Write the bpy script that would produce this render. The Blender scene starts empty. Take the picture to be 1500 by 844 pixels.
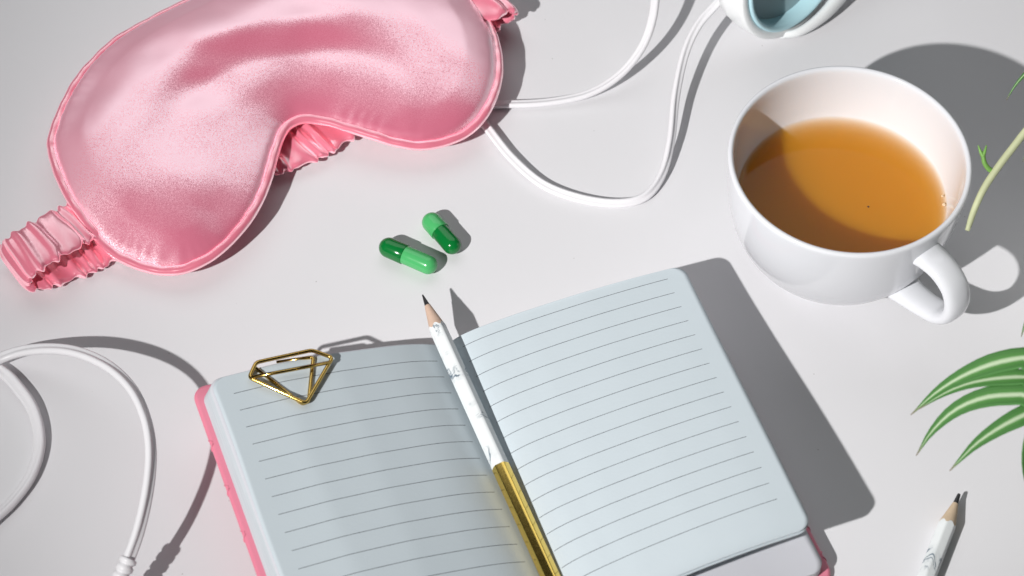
import bpy, math, random
import numpy as np
from mathutils import Vector, noise as mnoise

# ------------------------------------------------------------------ camera (millimetres inside, metres in the scene)
S = 0.001
FPX = 3200.0                       # focal length in photo pixels (1500 px wide photo)
PITCH = math.radians(55)
DIST = FPX * 0.28                  # camera to table centre, mm
CAM = np.array([0, -DIST * math.cos(PITCH), DIST * math.sin(PITCH)])
FW = np.array([0, math.cos(PITCH), -math.sin(PITCH)])
RT = np.array([1.0, 0, 0])
UP = np.array([0, math.sin(PITCH), math.cos(PITCH)])
sc = bpy.context.scene
col = sc.collection
cd = bpy.data.cameras.new('camera')
cam = bpy.data.objects.new('camera', cd)
col.objects.link(cam)
cam.location = Vector(CAM * S)
cam.rotation_euler = (math.pi / 2 - PITCH, 0, 0)
cd.sensor_width = 36
cd.lens = 36 * FPX / 1500
cd.clip_start = 0.01
cd.clip_end = 50
cd.dof.use_dof = True
cd.dof.focus_distance = 0.885
cd.dof.aperture_fstop = 14
sc.camera = cam

# ------------------------------------------------------------------ light
w = bpy.data.worlds.new('World')
sc.world = w
w.use_nodes = True
bg = w.node_tree.nodes['Background']
bg.inputs['Color'].default_value = (0.97, 0.98, 1.0, 1)
bg.inputs['Strength'].default_value = 0.02

def lamp(name, kind, loc, target, power, color=(1, 1, 1)):
    l = bpy.data.lights.new(name, kind)
    l.energy = power
    l.color = color
    o = bpy.data.objects.new(name, l)
    col.objects.link(o)
    o.location = Vector(loc) * S
    o.rotation_euler = (Vector(target) - Vector(loc)).to_track_quat('-Z', 'Y').to_euler()
    return l
KEY = (-560, -700, 770)
k = lamp('key_lamp', 'SPOT', KEY, (475, 475, 0), 75, (1.0, 0.985, 0.975))
k.spot_size = math.radians(60)
k.spot_blend = 1.0
k.shadow_soft_size = 0.011
f = lamp('soft_box', 'AREA', (-110, 1020, 1330), (-40, 100, 0), 7.0, (0.97, 0.98, 1.0))
f.shape = 'RECTANGLE'
f.size = 1.9
f.size_y = 1.15

vs = sc.view_settings
vs.view_transform = 'Standard'
vs.look = 'None'
vs.gamma = 1
vs.exposure = 0.16
vs.use_curve_mapping = False
sc.cycles.max_bounces = 12
sc.cycles.volume_bounces = 10
sc.cycles.transparent_max_bounces = 16
sc.cycles.use_denoising = True
sc.cycles.caustics_reflective = True

# ------------------------------------------------------------------ helpers
rng = random.Random(7)

def px(u, v, z=0.0):
    d = FW + RT * (u - 750) / FPX + UP * (422 - v) / FPX
    return CAM + d * (z - CAM[2]) / d[2]

BASE = {}

def link(o, parent=None):
    col.objects.link(o)
    if parent is not None:
        o.parent = parent
    return o

def thing(name, label, cat, base, group=None):
    o = bpy.data.objects.new(name, None)
    o.empty_display_size = 0.01
    col.objects.link(o)
    b = np.array(base, float)
    o.location = Vector(b * S)
    BASE[o.name] = b
    o['label'] = label
    o['category'] = cat
    if group:
        o['group'] = group
    return o

def mk(name, verts, faces, mat, parent=None, smooth=True, uv=None, base=None):
    """one mesh object from world coordinates in mm"""
    v = np.array(verts, float)
    if parent is not None:
        b = BASE[parent.name]
    else:
        b = np.array(base if base is not None else (0, 0, 0), float)
    me = bpy.data.meshes.new(name)
    me.from_pydata([tuple(p) for p in (v - b) * S], [], [tuple(int(i) for i in q) for q in faces])
    if uv is not None:
        layer = me.uv_layers.new(name='UVMap')
        idx = np.zeros(len(me.loops), dtype=np.int32)
        me.loops.foreach_get('vertex_index', idx)
        layer.data.foreach_set('uv', np.array(uv, float)[idx].astype(np.float32).ravel())
    if smooth:
        me.polygons.foreach_set('use_smooth', [True] * len(me.polygons))
    me.materials.append(mat)
    me.update()
    o = bpy.data.objects.new(name, me)
    link(o, parent)
    if parent is None:
        o.location = Vector(b * S)
    BASE[o.name] = b
    return o

def cr(pts, n, closed=False):
    """Catmull-Rom through pts, resampled to n points evenly by length"""
    P = np.array(pts, float)
    m = len(P)
    out = []
    segs = m if closed else m - 1
    for i in range(segs):
        if closed:
            p0, p1, p2, p3 = P[(i - 1) % m], P[i], P[(i + 1) % m], P[(i + 2) % m]
        else:
            p1, p2 = P[i], P[i + 1]
            p0 = P[i - 1] if i > 0 else 2 * p1 - p2
            p3 = P[i + 2] if i + 2 < m else 2 * p2 - p1
        for t in np.linspace(0, 1, 24, endpoint=False):
            out.append(0.5 * ((2 * p1) + (-p0 + p2) * t + (2 * p0 - 5 * p1 + 4 * p2 - p3) * t * t
                              + (-p0 + 3 * p1 - 3 * p2 + p3) * t ** 3))
    out.append(P[0] if closed else P[-1])
    out = np.array(out)
    L = np.concatenate([[0], np.cumsum(np.linalg.norm(np.diff(out, axis=0), axis=1))])
    q = np.linspace(0, L[-1], n, endpoint=not closed)
    return np.stack([np.interp(q, L, out[:, k]) for k in range(out.shape[1])], 1)

def unit(v):
    v = np.array(v, float)
    return v / (np.linalg.norm(v, axis=-1, keepdims=True) + 1e-12)

def grid_faces(n, m, wrap_n=False, wrap_m=False, off=0):
    F = []
    for i in range(n if wrap_n else n - 1):
        for j in range(m if wrap_m else m - 1):
            a, b = i % n, (i + 1) % n
            c, d = j % m, (j + 1) % m
            F.append((off + a * m + c, off + b * m + c, off + b * m + d, off + a * m + d))
    return F

def sweep(path, prof, ref=(0, 0, 1), closed=False, scale=None, caps=True, twist=None):
    """sweep a closed 2-D profile (x sideways, y along ref) along a path"""
    P = np.array(path, float)
    n = len(P)
    if closed:
        T = unit(np.roll(P, -1, 0) - np.roll(P, 1, 0))
    else:
        T = unit(np.gradient(P, axis=0))
    ref = np.broadcast_to(np.array(ref, float), (n, 3)).copy()
    X = unit(np.cross(T, ref))
    Y = unit(np.cross(X, T))
    prof = np.array(prof, float)
    m = len(prof)
    V = []
    for i in range(n):
        s = 1.0 if scale is None else scale[i]
        x, y = X[i], Y[i]
        if twist is not None:
            c, sn = math.cos(twist[i]), math.sin(twist[i])
            x, y = x * c + y * sn, y * c - x * sn
        V.extend(P[i] + s * (a * x + b * y) for a, b in prof)
    F = grid_faces(n, m, closed, True)
    if caps and not closed:
        F.append(tuple(range(m)))
        F.append(tuple(range((n - 1) * m, n * m))[::-1])
    return V, F

def circle(r, n=12, ry=None):
    ry = r if ry is None else ry
    return [(r * math.cos(2 * math.pi * i / n), ry * math.sin(2 * math.pi * i / n)) for i in range(n)]

def lathe(profile, origin, axis=(0, 0, 1), n=64):
    """profile: list of (radius, height along axis)"""
    A = unit(axis)
    h = np.array([1.0, 0, 0]) if abs(A[0]) < 0.9 else np.array([0, 1.0, 0])
    X = unit(np.cross(h, A))
    Y = np.cross(A, X)
    V, F = [], []
    o = np.array(origin, float)
    m = len(profile)
    for i in range(n):
        c, s = math.cos(2 * math.pi * i / n), math.sin(2 * math.pi * i / n)
        for r, hh in profile:
            V.append(o + A * hh + (X * c + Y * s) * max(r, 1e-4))
    F = grid_faces(n, m, True, False)
    return V, F

def add_mod_subsurf(o, lv=1):
    md = o.modifiers.new('subsurf', 'SUBSURF')
    md.levels = lv
    md.render_levels = lv

# ------------------------------------------------------------------ materials
def mat(name):
    m = bpy.data.materials.new(name)
    m.use_nodes = True
    nt = m.node_tree
    p = nt.nodes['Principled BSDF']
    return m, nt, p

def nd(nt, kind, **kw):
    n = nt.nodes.new(kind)
    for a, b in kw.items():
        if a in n.bl_rna.properties:
            setattr(n, a, b)
        else:
            n.inputs[a.replace('_', ' ')].default_value = b
    return n

def math_n(nt, op, a, b=None, c=None):
    n = nt.nodes.new('ShaderNodeMath')
    n.operation = op
    for i, x in enumerate((a, b, c)):
        if x is None:
            continue
        if isinstance(x, (int, float)):
            n.inputs[i].default_value = x
        else:
            nt.links.new(x, n.inputs[i])
    return n.outputs[0]

def mixc(nt, fac, a, b):
    n = nt.nodes.new('ShaderNodeMix')
    n.data_type = 'RGBA'
    for i, x in ((0, fac), (6, a), (7, b)):
        if isinstance(x, (int, float)):
            n.inputs[i].default_value = x
        elif isinstance(x, tuple):
            n.inputs[i].default_value = (*x, 1)
        else:
            nt.links.new(x, n.inputs[i])
    return n.outputs[2]

def objco(nt):
    return nt.nodes.new('ShaderNodeTexCoord').outputs['Object']

def noise_n(nt, co, scale, detail=3, rough=0.5, dist=0.0):
    n = nt.nodes.new('ShaderNodeTexNoise')
    nt.links.new(co, n.inputs['Vector'])
    n.inputs['Scale'].default_value = scale
    n.inputs['Detail'].default_value = detail
    n.inputs['Roughness'].default_value = rough
    n.inputs['Distortion'].default_value = dist
    return n

def bump(nt, p, h, strength, dist):
    b = nt.nodes.new('ShaderNodeBump')
    b.inputs['Strength'].default_value = strength
    b.inputs['Distance'].default_value = dist
    nt.links.new(h, b.inputs['Height'])
    nt.links.new(b.outputs[0], p.inputs['Normal'])
    return b

def plain(name, c, rough=0.5, metal=0.0, spec=0.5, var=0.04, scale=60, bmp=0.0, bscale=400):
    m, nt, p = mat(name)
    co = objco(nt)
    n = noise_n(nt, co, scale, 4)
    c = np.array(c)
    o = mixc(nt, n.outputs[0], tuple(c * (1 - var)), tuple(np.minimum(c * (1 + var), 1)))
    nt.links.new(o, p.inputs['Base Color'])
    p.inputs['Roughness'].default_value = rough
    p.inputs['Metallic'].default_value = metal
    p.inputs['Specular IOR Level'].default_value = spec
    if bmp:
        bump(nt, p, noise_n(nt, co, bscale, 3).outputs[0], bmp, 0.0003)
    return m

M = {}
# table: matt off-white laminate, very faint mottling and a few specks of dust
m, nt, p = mat('table_white')
co = objco(nt)
c = mixc(nt, noise_n(nt, co, 9, 5, 0.6).outputs[0], (0.715, 0.710, 0.728), (0.755, 0.750, 0.765))
vo = nt.nodes.new('ShaderNodeTexVoronoi')
vo.inputs['Scale'].default_value = 75
nt.links.new(co, vo.inputs['Vector'])
sp = math_n(nt, 'LESS_THAN', vo.outputs['Distance'], 0.024)
c = mixc(nt, math_n(nt, 'MULTIPLY', sp, 0.55), c, (0.35, 0.34, 0.33))
nt.links.new(c, p.inputs['Base Color'])
p.inputs['Roughness'].default_value = 0.55
p.inputs['Specular IOR Level'].default_value = 0.35
bump(nt, p, noise_n(nt, co, 700, 2).outputs[0], 0.05, 0.0003)
M['table'] = m

def satin(name, base, sheen, fac, rough, grain, gscale, contrast, power=2.0):
    m, nt, p = mat(name)
    nt.nodes.remove(p)
    out = nt.nodes['Material Output']
    co = objco(nt)
    n = noise_n(nt, co, gscale, 1.5, 0.6)
    geo = nt.nodes.new('ShaderNodeNewGeometry')
    v1 = nt.nodes.new('ShaderNodeVectorMath'); v1.operation = 'SUBTRACT'
    nt.links.new(n.outputs['Color'], v1.inputs[0]); v1.inputs[1].default_value = (.5, .5, .5)
    v2 = nt.nodes.new('ShaderNodeVectorMath'); v2.operation = 'SCALE'
    nt.links.new(v1.outputs[0], v2.inputs[0]); v2.inputs['Scale'].default_value = grain
    v3 = nt.nodes.new('ShaderNodeVectorMath'); v3.operation = 'ADD'
    nt.links.new(v2.outputs[0], v3.inputs[0]); nt.links.new(geo.outputs['Normal'], v3.inputs[1])
    v4 = nt.nodes.new('ShaderNodeVectorMath'); v4.operation = 'NORMALIZE'
    nt.links.new(v3.outputs[0], v4.inputs[0])
    d = nt.nodes.new('ShaderNodeBsdfDiffuse')
    d.inputs['Color'].default_value = (*base, 1)
    g = nt.nodes.new('ShaderNodeBsdfGlossy')
    g.inputs['Color'].default_value = (*sheen, 1)
    g.inputs['Roughness'].default_value = rough
    nt.links.new(v4.outputs[0], g.inputs['Normal'])
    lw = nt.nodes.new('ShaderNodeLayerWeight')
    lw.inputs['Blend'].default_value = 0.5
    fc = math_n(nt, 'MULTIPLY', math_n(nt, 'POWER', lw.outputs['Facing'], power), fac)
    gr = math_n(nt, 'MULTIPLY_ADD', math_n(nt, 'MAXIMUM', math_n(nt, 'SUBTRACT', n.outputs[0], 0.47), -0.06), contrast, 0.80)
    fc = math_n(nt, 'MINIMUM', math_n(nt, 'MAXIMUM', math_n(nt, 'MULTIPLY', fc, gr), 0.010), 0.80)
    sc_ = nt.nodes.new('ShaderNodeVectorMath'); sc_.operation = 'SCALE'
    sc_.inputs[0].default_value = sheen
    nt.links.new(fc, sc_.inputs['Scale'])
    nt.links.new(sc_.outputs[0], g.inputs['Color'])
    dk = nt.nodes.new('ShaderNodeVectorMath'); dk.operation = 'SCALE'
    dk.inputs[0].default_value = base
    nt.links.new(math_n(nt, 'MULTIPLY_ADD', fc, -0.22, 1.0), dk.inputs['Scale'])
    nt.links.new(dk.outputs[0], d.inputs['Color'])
    ad = nt.nodes.new('ShaderNodeAddShader')
    nt.links.new(d.outputs[0], ad.inputs[0]); nt.links.new(g.outputs[0], ad.inputs[1])
    nt.links.new(ad.outputs[0], out.inputs['Surface'])
    return m
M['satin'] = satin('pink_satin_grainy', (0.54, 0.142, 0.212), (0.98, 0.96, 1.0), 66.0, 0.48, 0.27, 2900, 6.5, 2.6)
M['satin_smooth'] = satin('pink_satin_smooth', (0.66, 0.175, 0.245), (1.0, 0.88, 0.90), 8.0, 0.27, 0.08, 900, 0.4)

M['porcelain'] = plain('white_porcelain', (0.72, 0.73, 0.76), 0.10, var=0.01)
M['cable'] = plain('white_rubber', (0.80, 0.79, 0.81), 0.38, var=0.015)
M['plastic_white'] = plain('white_plastic', (0.80, 0.82, 0.82), 0.3, var=0.01)
M['plastic_grey'] = plain('pale_grey_plastic', (0.62, 0.64, 0.65), 0.35, var=0.01)
M['mint'] = plain('mint_plastic', (0.48, 0.72, 0.78), 0.35, var=0.02)
M['mint_disc'] = plain('mint_fabric', (0.30, 0.42, 0.45), 0.75, var=0.05, bmp=0.2, bscale=1500)
M['capsule_dark'] = plain('dark_green_gelatin', (0.003, 0.16, 0.03), 0.16, var=0.08)
M['capsule_light'] = plain('light_green_gelatin', (0.075, 0.43, 0.14), 0.18, var=0.06)
M['lead'] = plain('graphite', (0.02, 0.02, 0.022), 0.4, var=0.3, scale=500)
M['wood'] = plain('pencil_wood', (0.60, 0.43, 0.33), 0.7, var=0.12, scale=400, bmp=0.3, bscale=900)
M['wood_pale'] = plain('pencil_wood_pale', (0.62, 0.48, 0.33), 0.7, var=0.12, scale=400, bmp=0.3, bscale=900)
M['gold_wire'] = plain('gold_wire', (0.58, 0.39, 0.11), 0.14, metal=1.0, var=0.05)
M['pot'] = plain('white_ceramic_pot', (0.78, 0.78, 0.77), 0.3, var=0.02)
M['soil'] = plain('potting_soil', (0.05, 0.035, 0.025), 0.95, var=0.5, scale=300, bmp=1.0, bscale=300)
M['stem'] = plain('pale_stem', (0.50, 0.53, 0.32), 0.6, var=0.25, scale=90)
M['shoot'] = plain('green_shoot', (0.18, 0.38, 0.08), 0.5, var=0.3, scale=200)

# gold foil with tiny scratches and pits
m, nt, p = mat('gold_foil')
co = objco(nt)
n = noise_n(nt, co, 900, 4, 0.7)
c = mixc(nt, n.outputs[0], (0.78, 0.53, 0.10), (0.90, 0.68, 0.20))
nt.links.new(c, p.inputs['Base Color'])
p.inputs['Metallic'].default_value = 1.0
r = math_n(nt, 'MULTIPLY_ADD', n.outputs[0], 0.06, 0.10)
nt.links.new(r, p.inputs['Roughness'])
bump(nt, p, noise_n(nt, co, 500, 3, 0.6).outputs[0], 0.012, 0.0003)
M['gold_foil'] = m

# marble paper
def marble(name, seed):
    m, nt, p = mat(name)
    co0 = objco(nt)
    mp = nt.nodes.new('ShaderNodeMapping')
    mp.inputs['Location'].default_value = (seed * 0.37, seed * 0.71, seed * 0.13)
    nt.links.new(co0, mp.inputs['Vector'])
    co = mp.outputs[0]
    a = noise_n(nt, co, 62, 5, 0.6, 0.9).outputs[0]
    v = math_n(nt, 'ABSOLUTE', math_n(nt, 'SUBTRACT', a, 0.5))
    thin = math_n(nt, 'SUBTRACT', 1.0, math_n(nt, 'MULTIPLY', v, 42.0))
    thin = math_n(nt, 'MAXIMUM', thin, 0.0)
    wide = math_n(nt, 'MAXIMUM', math_n(nt, 'SUBTRACT', 1.0, math_n(nt, 'MULTIPLY', v, 11.0)), 0.0)
    mask = noise_n(nt, co, 48, 2).outputs[0]
    mk_ = math_n(nt, 'MULTIPLY', math_n(nt, 'SUBTRACT', mask, 0.45), 9.0)
    mk_ = math_n(nt, 'MINIMUM', math_n(nt, 'MAXIMUM', mk_, 0.0), 1.0)
    fac = math_n(nt, 'MULTIPLY', math_n(nt, 'ADD', math_n(nt, 'MULTIPLY', thin, 0.85), math_n(nt, 'MULTIPLY', wide, 0.22)), mk_)
    fac = math_n(nt, 'MINIMUM', fac, 1.0)
    c = mixc(nt, fac, (0.80, 0.83, 0.83), (0.07, 0.12, 0.17))
    nt.links.new(c, p.inputs['Base Color'])
    p.inputs['Roughness'].default_value = 0.35
    return m
M['marble'] = marble('marble_paper', 3.7)
M['marble_b'] = marble('marble_paper_second', 2.3)

# ruled paper: UV carries millimetres across / along the page
def paper(name, u0, u1, v0, pitch, n_lines, flip=False):
    m, nt, p = mat(name)
    co = objco(nt)
    base = mixc(nt, noise_n(nt, co, 60, 5, 0.6).outputs[0], (0.525, 0.59, 0.625), (0.55, 0.615, 0.65))
    uvn = nt.nodes.new('ShaderNodeUVMap')
    sx = nt.nodes.new('ShaderNodeSeparateXYZ')
    nt.links.new(uvn.outputs[0], sx.inputs[0])
    U, V = sx.outputs[0], sx.outputs[1]
    k = math_n(nt, 'DIVIDE', math_n(nt, 'SUBTRACT', V, v0), pitch)
    fr = math_n(nt, 'ABSOLUTE', math_n(nt, 'SUBTRACT', k, math_n(nt, 'ROUND', k)))
    wob = math_n(nt, 'MULTIPLY_ADD', noise_n(nt, co, 1500, 2).outputs[0], 0.016, 0.010)
    ln = math_n(nt, 'LESS_THAN', fr, wob)
    for x, op, lim in ((U, 'GREATER_THAN', u0), (U, 'LESS_THAN', u1), (k, 'GREATER_THAN', -0.5), (k, 'LESS_THAN', n_lines - 0.5)):
        ln = math_n(nt, 'MULTIPLY', ln, math_n(nt, op, x, lim))
    c = mixc(nt, math_n(nt, 'MULTIPLY', ln, 0.92), base, (0.10, 0.11, 0.125))
    nt.links.new(c, p.inputs['Base Color'])
    p.inputs['Roughness'].default_value = 0.75
    p.inputs['Specular IOR Level'].default_value = 0.25
    bump(nt, p, noise_n(nt, co, 900, 4, 0.6).outputs[0], 0.10, 0.0003)
    return m
M['paper_plain'] = plain('plain_paper', (0.60, 0.605, 0.645), 0.75, spec=0.25, var=0.02)
M['paper_left'] = paper('ruled_paper_left', -87.0, -5.5, 4.0, 7.95, 16)
M['paper_right'] = paper('ruled_paper_right', 6.0, 90.0, 5.2, 7.6, 16)
# page edges: thin sheets seen from the side
m, nt, p = mat('page_edges')
co = objco(nt)
mp = nt.nodes.new('ShaderNodeMapping'); mp.inputs['Scale'].default_value = (40, 40, 2600)
nt.links.new(co, mp.inputs['Vector'])
n = noise_n(nt, mp.outputs[0], 1.0, 3)
c = mixc(nt, n.outputs[0], (0.42, 0.47, 0.50), (0.64, 0.69, 0.72))
nt.links.new(c, p.inputs['Base Color']); p.inputs['Roughness'].default_value = 0.8
bump(nt, p, n.outputs[0], 0.5, 0.0003)
M['page_edge'] = m
# pink leatherette cover
m, nt, p = mat('pink_cover')
co = objco(nt)
c = mixc(nt, noise_n(nt, co, 40, 4).outputs[0], (0.72, 0.20, 0.29), (0.80, 0.25, 0.34))
nt.links.new(c, p.inputs['Base Color']); p.inputs['Roughness'].default_value = 0.38
bump(nt, p, noise_n(nt, co, 500, 4).outputs[0], 0.12, 0.0004)
M['cover'] = m

# tea: clear amber liquid
m, nt, p = mat('tea')
nt.nodes.remove(p)
out = nt.nodes['Material Output']
tr = nt.nodes.new('ShaderNodeBsdfTransparent')
gl = nt.nodes.new('ShaderNodeBsdfGlossy'); gl.inputs['Roughness'].default_value = 0.02
fr = nt.nodes.new('ShaderNodeFresnel'); fr.inputs['IOR'].default_value = 1.33
ge = nt.nodes.new('ShaderNodeNewGeometry')
fa = math_n(nt, 'MULTIPLY', fr.outputs[0], math_n(nt, 'SUBTRACT', 1.0, ge.outputs['Backfacing']))
mx = nt.nodes.new('ShaderNodeMixShader')
nt.links.new(fa, mx.inputs[0]); nt.links.new(tr.outputs[0], mx.inputs[1]); nt.links.new(gl.outputs[0], mx.inputs[2])
nt.links.new(mx.outputs[0], out.inputs['Surface'])
va = nt.nodes.new('ShaderNodeVolumePrincipled')
va.inputs['Color'].default_value = (0.93, 0.59, 0.040, 1)
va.inputs['Density'].default_value = 140
nt.links.new(va.outputs[0], out.inputs['Volume'])
M['tea'] = m

# spider-plant leaf: green margins, pale middle stripe, fine veins along the leaf (UV x across, y along)
m, nt, p = mat('spider_leaf')
uvn = nt.nodes.new('ShaderNodeUVMap')
sx = nt.nodes.new('ShaderNodeSeparateXYZ'); nt.links.new(uvn.outputs[0], sx.inputs[0])
d = math_n(nt, 'ABSOLUTE', sx.outputs[0])
mp = nt.nodes.new('ShaderNodeMapping'); mp.inputs['Scale'].default_value = (14, 0.7, 1)
nt.links.new(uvn.outputs[0], mp.inputs['Vector'])
vein = noise_n(nt, mp.outputs[0], 2.2, 3).outputs[0]
d2 = math_n(nt, 'ADD', d, math_n(nt, 'MULTIPLY', math_n(nt, 'SUBTRACT', vein, 0.5), 0.62))
ramp = nt.nodes.new('ShaderNodeValToRGB')
e = ramp.color_ramp.elements
e[0].position = 0.06; e[0].color = (0.45, 0.56, 0.37, 1)
e[1].position = 0.28; e[1].color = (0.055, 0.20, 0.030, 1)
x = e.new(0.75); x.color = (0.035, 0.14, 0.022, 1)
x = e.new(1.0); x.color = (0.06, 0.21, 0.04, 1)
nt.links.new(d2, ramp.inputs[0])
tipf = math_n(nt, 'MINIMUM', math_n(nt, 'MAXIMUM', math_n(nt, 'MULTIPLY', math_n(nt, 'SUBTRACT', sx.outputs[1], 0.978), 50.0), 0.0), 1.0)
c = mixc(nt, tipf, ramp.outputs[0], (0.20, 0.16, 0.11))
nt.links.new(c, p.inputs['Base Color'])
p.inputs['Roughness'].default_value = 0.66
bump(nt, p, vein, 0.35, 0.0006)
M['leaf'] = m

# ================================================================== table
Tb = 1600
V, F = [(-Tb, -Tb, 0), (Tb, -Tb, 0), (Tb, Tb, 0), (-Tb, Tb, 0)], [(0, 1, 2, 3)]
V += [(x, y, -30) for x, y, _ in V]
F += [(7, 6, 5, 4)] + [(i, i + 4, (i + 1) % 4 + 4, (i + 1) % 4) for i in range(4)]
o = mk('table', V, F, M['table'], smooth=False)
o['kind'] = 'structure'
o['label'] = 'smooth off-white table top under all the things'

# ================================================================== notebook frame
t2 = unit(np.array([0.36, -0.933]))
s2 = np.array([-t2[1], t2[0]])
O2 = px(655, 515, 8)[:2]

def bk(s, t, z):
    q = O2 + s2 * s + t2 * t
    return np.array([q[0], q[1], z])

def st_of(p):
    q = np.array(p[:2]) - O2
    return q @ s2, q @ t2

LS = [-99, -95, -68, -45, -25, -18, -12, -5, -1.5, 0]
LZ = [32.4, 32.3, 29.4, 24.4, 18.4, 15.9, 13.2, 9.2, 6.8, 6.0]

def z_left(s):
    return float(np.interp(s, LS, LZ))
# smoothed version
_sx = np.linspace(-99, 0, 199)
_sz = np.interp(_sx, LS, LZ)
for _ in range(30):
    _sz[1:-1] = 0.25 * _sz[:-2] + 0.5 * _sz[1:-1] + 0.25 * _sz[2:]

def z_left(s):
    return float(np.interp(s, _sx, _sz))

def z_cov_left(s):                        # top face of the left cover board
    return float(np.interp(s, [-101, -5, 0], [27.0, 3.4, 2.8]))

T0, T1 = -5.0, 135.5

def rounded_limit(t, t0, t1, r):
    d = min(t - t0, t1 - t)
    if d >= r:
        return 0.0
    d = max(d, 0.0)
    return r - math.sqrt(max(r * r - (r - d) ** 2, 0))

def trows(t0, t1, r, n=40):
    a = [t0 + r * (1 - math.cos(x)) for x in np.linspace(0, math.pi / 2, 9)]
    b = list(np.linspace(t0 + r, t1 - r, n))[1:-1]
    c = [t1 - r * (1 - math.cos(x)) for x in np.linspace(math.pi / 2, 0, 9)]
    return a + b + c

nb = thing('notebook', 'open pink-covered notebook with blank ruled pages', 'notebook', (*bk(0, 65, 0)[:2], 0))

def slab(name, rows_t, cols, top, bot, material, parent, uvf=None, side_mat=None, cols2=None):
    """closed slab: cols(t) gives s list; top/bot(s,t,a) give z"""
    V, UV = [], []
    n = len(rows_t)
    m = len(cols(rows_t[0]))
    for t in rows_t:
        for s in cols(t):
            V.append(bk(s, t, top(s, t)))
            UV.append((s, t))
    for t in rows_t:
        for s in (cols2 or cols)(t):
            V.append(bk(s, t, bot(s, t)))
            UV.append((999, 999))
    F = grid_faces(n, m)
    Fb = [tuple(x + n * m for x in q[::-1]) for q in F]
    B = n * m
    side = []
    for j in range(m - 1):
        side.append((j, j + 1, B + j + 1, B + j))
        k2 = (n - 1) * m
        side.append((k2 + j + 1, k2 + j, B + k2 + j, B + k2 + j + 1))
    for i in range(n - 1):
        side.append(((i + 1) * m, i * m, B + i * m, B + (i + 1) * m))
        side.append((i * m + m - 1, (i + 1) * m + m - 1, B + (i + 1) * m + m - 1, B + i * m + m - 1))
    o = mk(name, V, F + Fb + side, material, parent, uv=UV)
    me = o.data
    if side_mat:
        me.materials.append(side_mat)
        for k2 in range(len(F), len(me.polygons)):
            me.polygons[k2].material_index = 1
    # flat normals on the sides: mark sharp edges along the rim
    for k2 in range(len(F) + len(Fb), len(me.polygons)):
        me.polygons[k2].use_smooth = False
    me.update()
    return o

# left stack of pages
def lcols(t):
    lim = -95.0 + rounded_limit(t, T0, T1, 5.5)
    return list(np.linspace(lim, -0.0, 60))
def lcols2(t):                             # the stack fans out a little towards its lower sheets
    lim = -98.2 + rounded_limit(t, T0, T1, 5.5)
    return list(np.linspace(lim, -0.0, 60))
slab('page_block', trows(T0, T1, 5.5), lcols, lambda s, t: z_left(s) + 0.25 * math.sin(t * 0.05 + s * 0.06) * min(1, -s / 20),
     lambda s, t: min(z_cov_left(s) + 0.05, z_left(s) - 0.6), M['paper_plain'], nb, side_mat=M['page_edge'], cols2=lcols2)['label'] = 'left stack of ruled pages propped up at a slant'

def lcols3(t):
    lim = -93.9 + 0.25 * math.sin(t * 0.07) + rounded_limit(t, T0 + 0.5, T1 - 0.5, 5.5)
    return list(np.linspace(lim, -1.0, 60))
def z_sheet(s, t):
    return z_left(s) + 0.25 * math.sin(t * 0.05 + s * 0.06) * min(1, -s / 20) + 0.3 + 0.45 * max(0, (-s - 60) / 34) ** 2 * (0.6 + 0.4 * math.sin(t * 0.045 + 1))
slab('page', trows(T0 + 0.5, T1 - 0.5, 5.5), lcols3, z_sheet, lambda s, t: z_sheet(s, t) - 0.16, M['paper_left'], nb, side_mat=M['page_edge'])['label'] = 'top ruled sheet of the left stack'

# right stack of pages, flat on the board
def z_blk(s):
    return float(np.interp(s, [0, 3, 8, 16, 40, 97], [5.0, 7.6, 9.6, 10.2, 9.6, 8.2]))
def rcols(t):
    lim = 98.4 - rounded_limit(t, T0 + 3, T1 + 6.5, 5.5)
    return list(np.linspace(0.6, lim, 40))
slab('page_block', trows(T0 + 3, T1 + 6.5, 5.5), rcols, lambda s, t: z_blk(s), lambda s, t: 3.1, M['paper_plain'], nb,
     side_mat=M['page_edge'])['label'] = 'right stack of pages lying flat under the lifted sheet'

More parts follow.
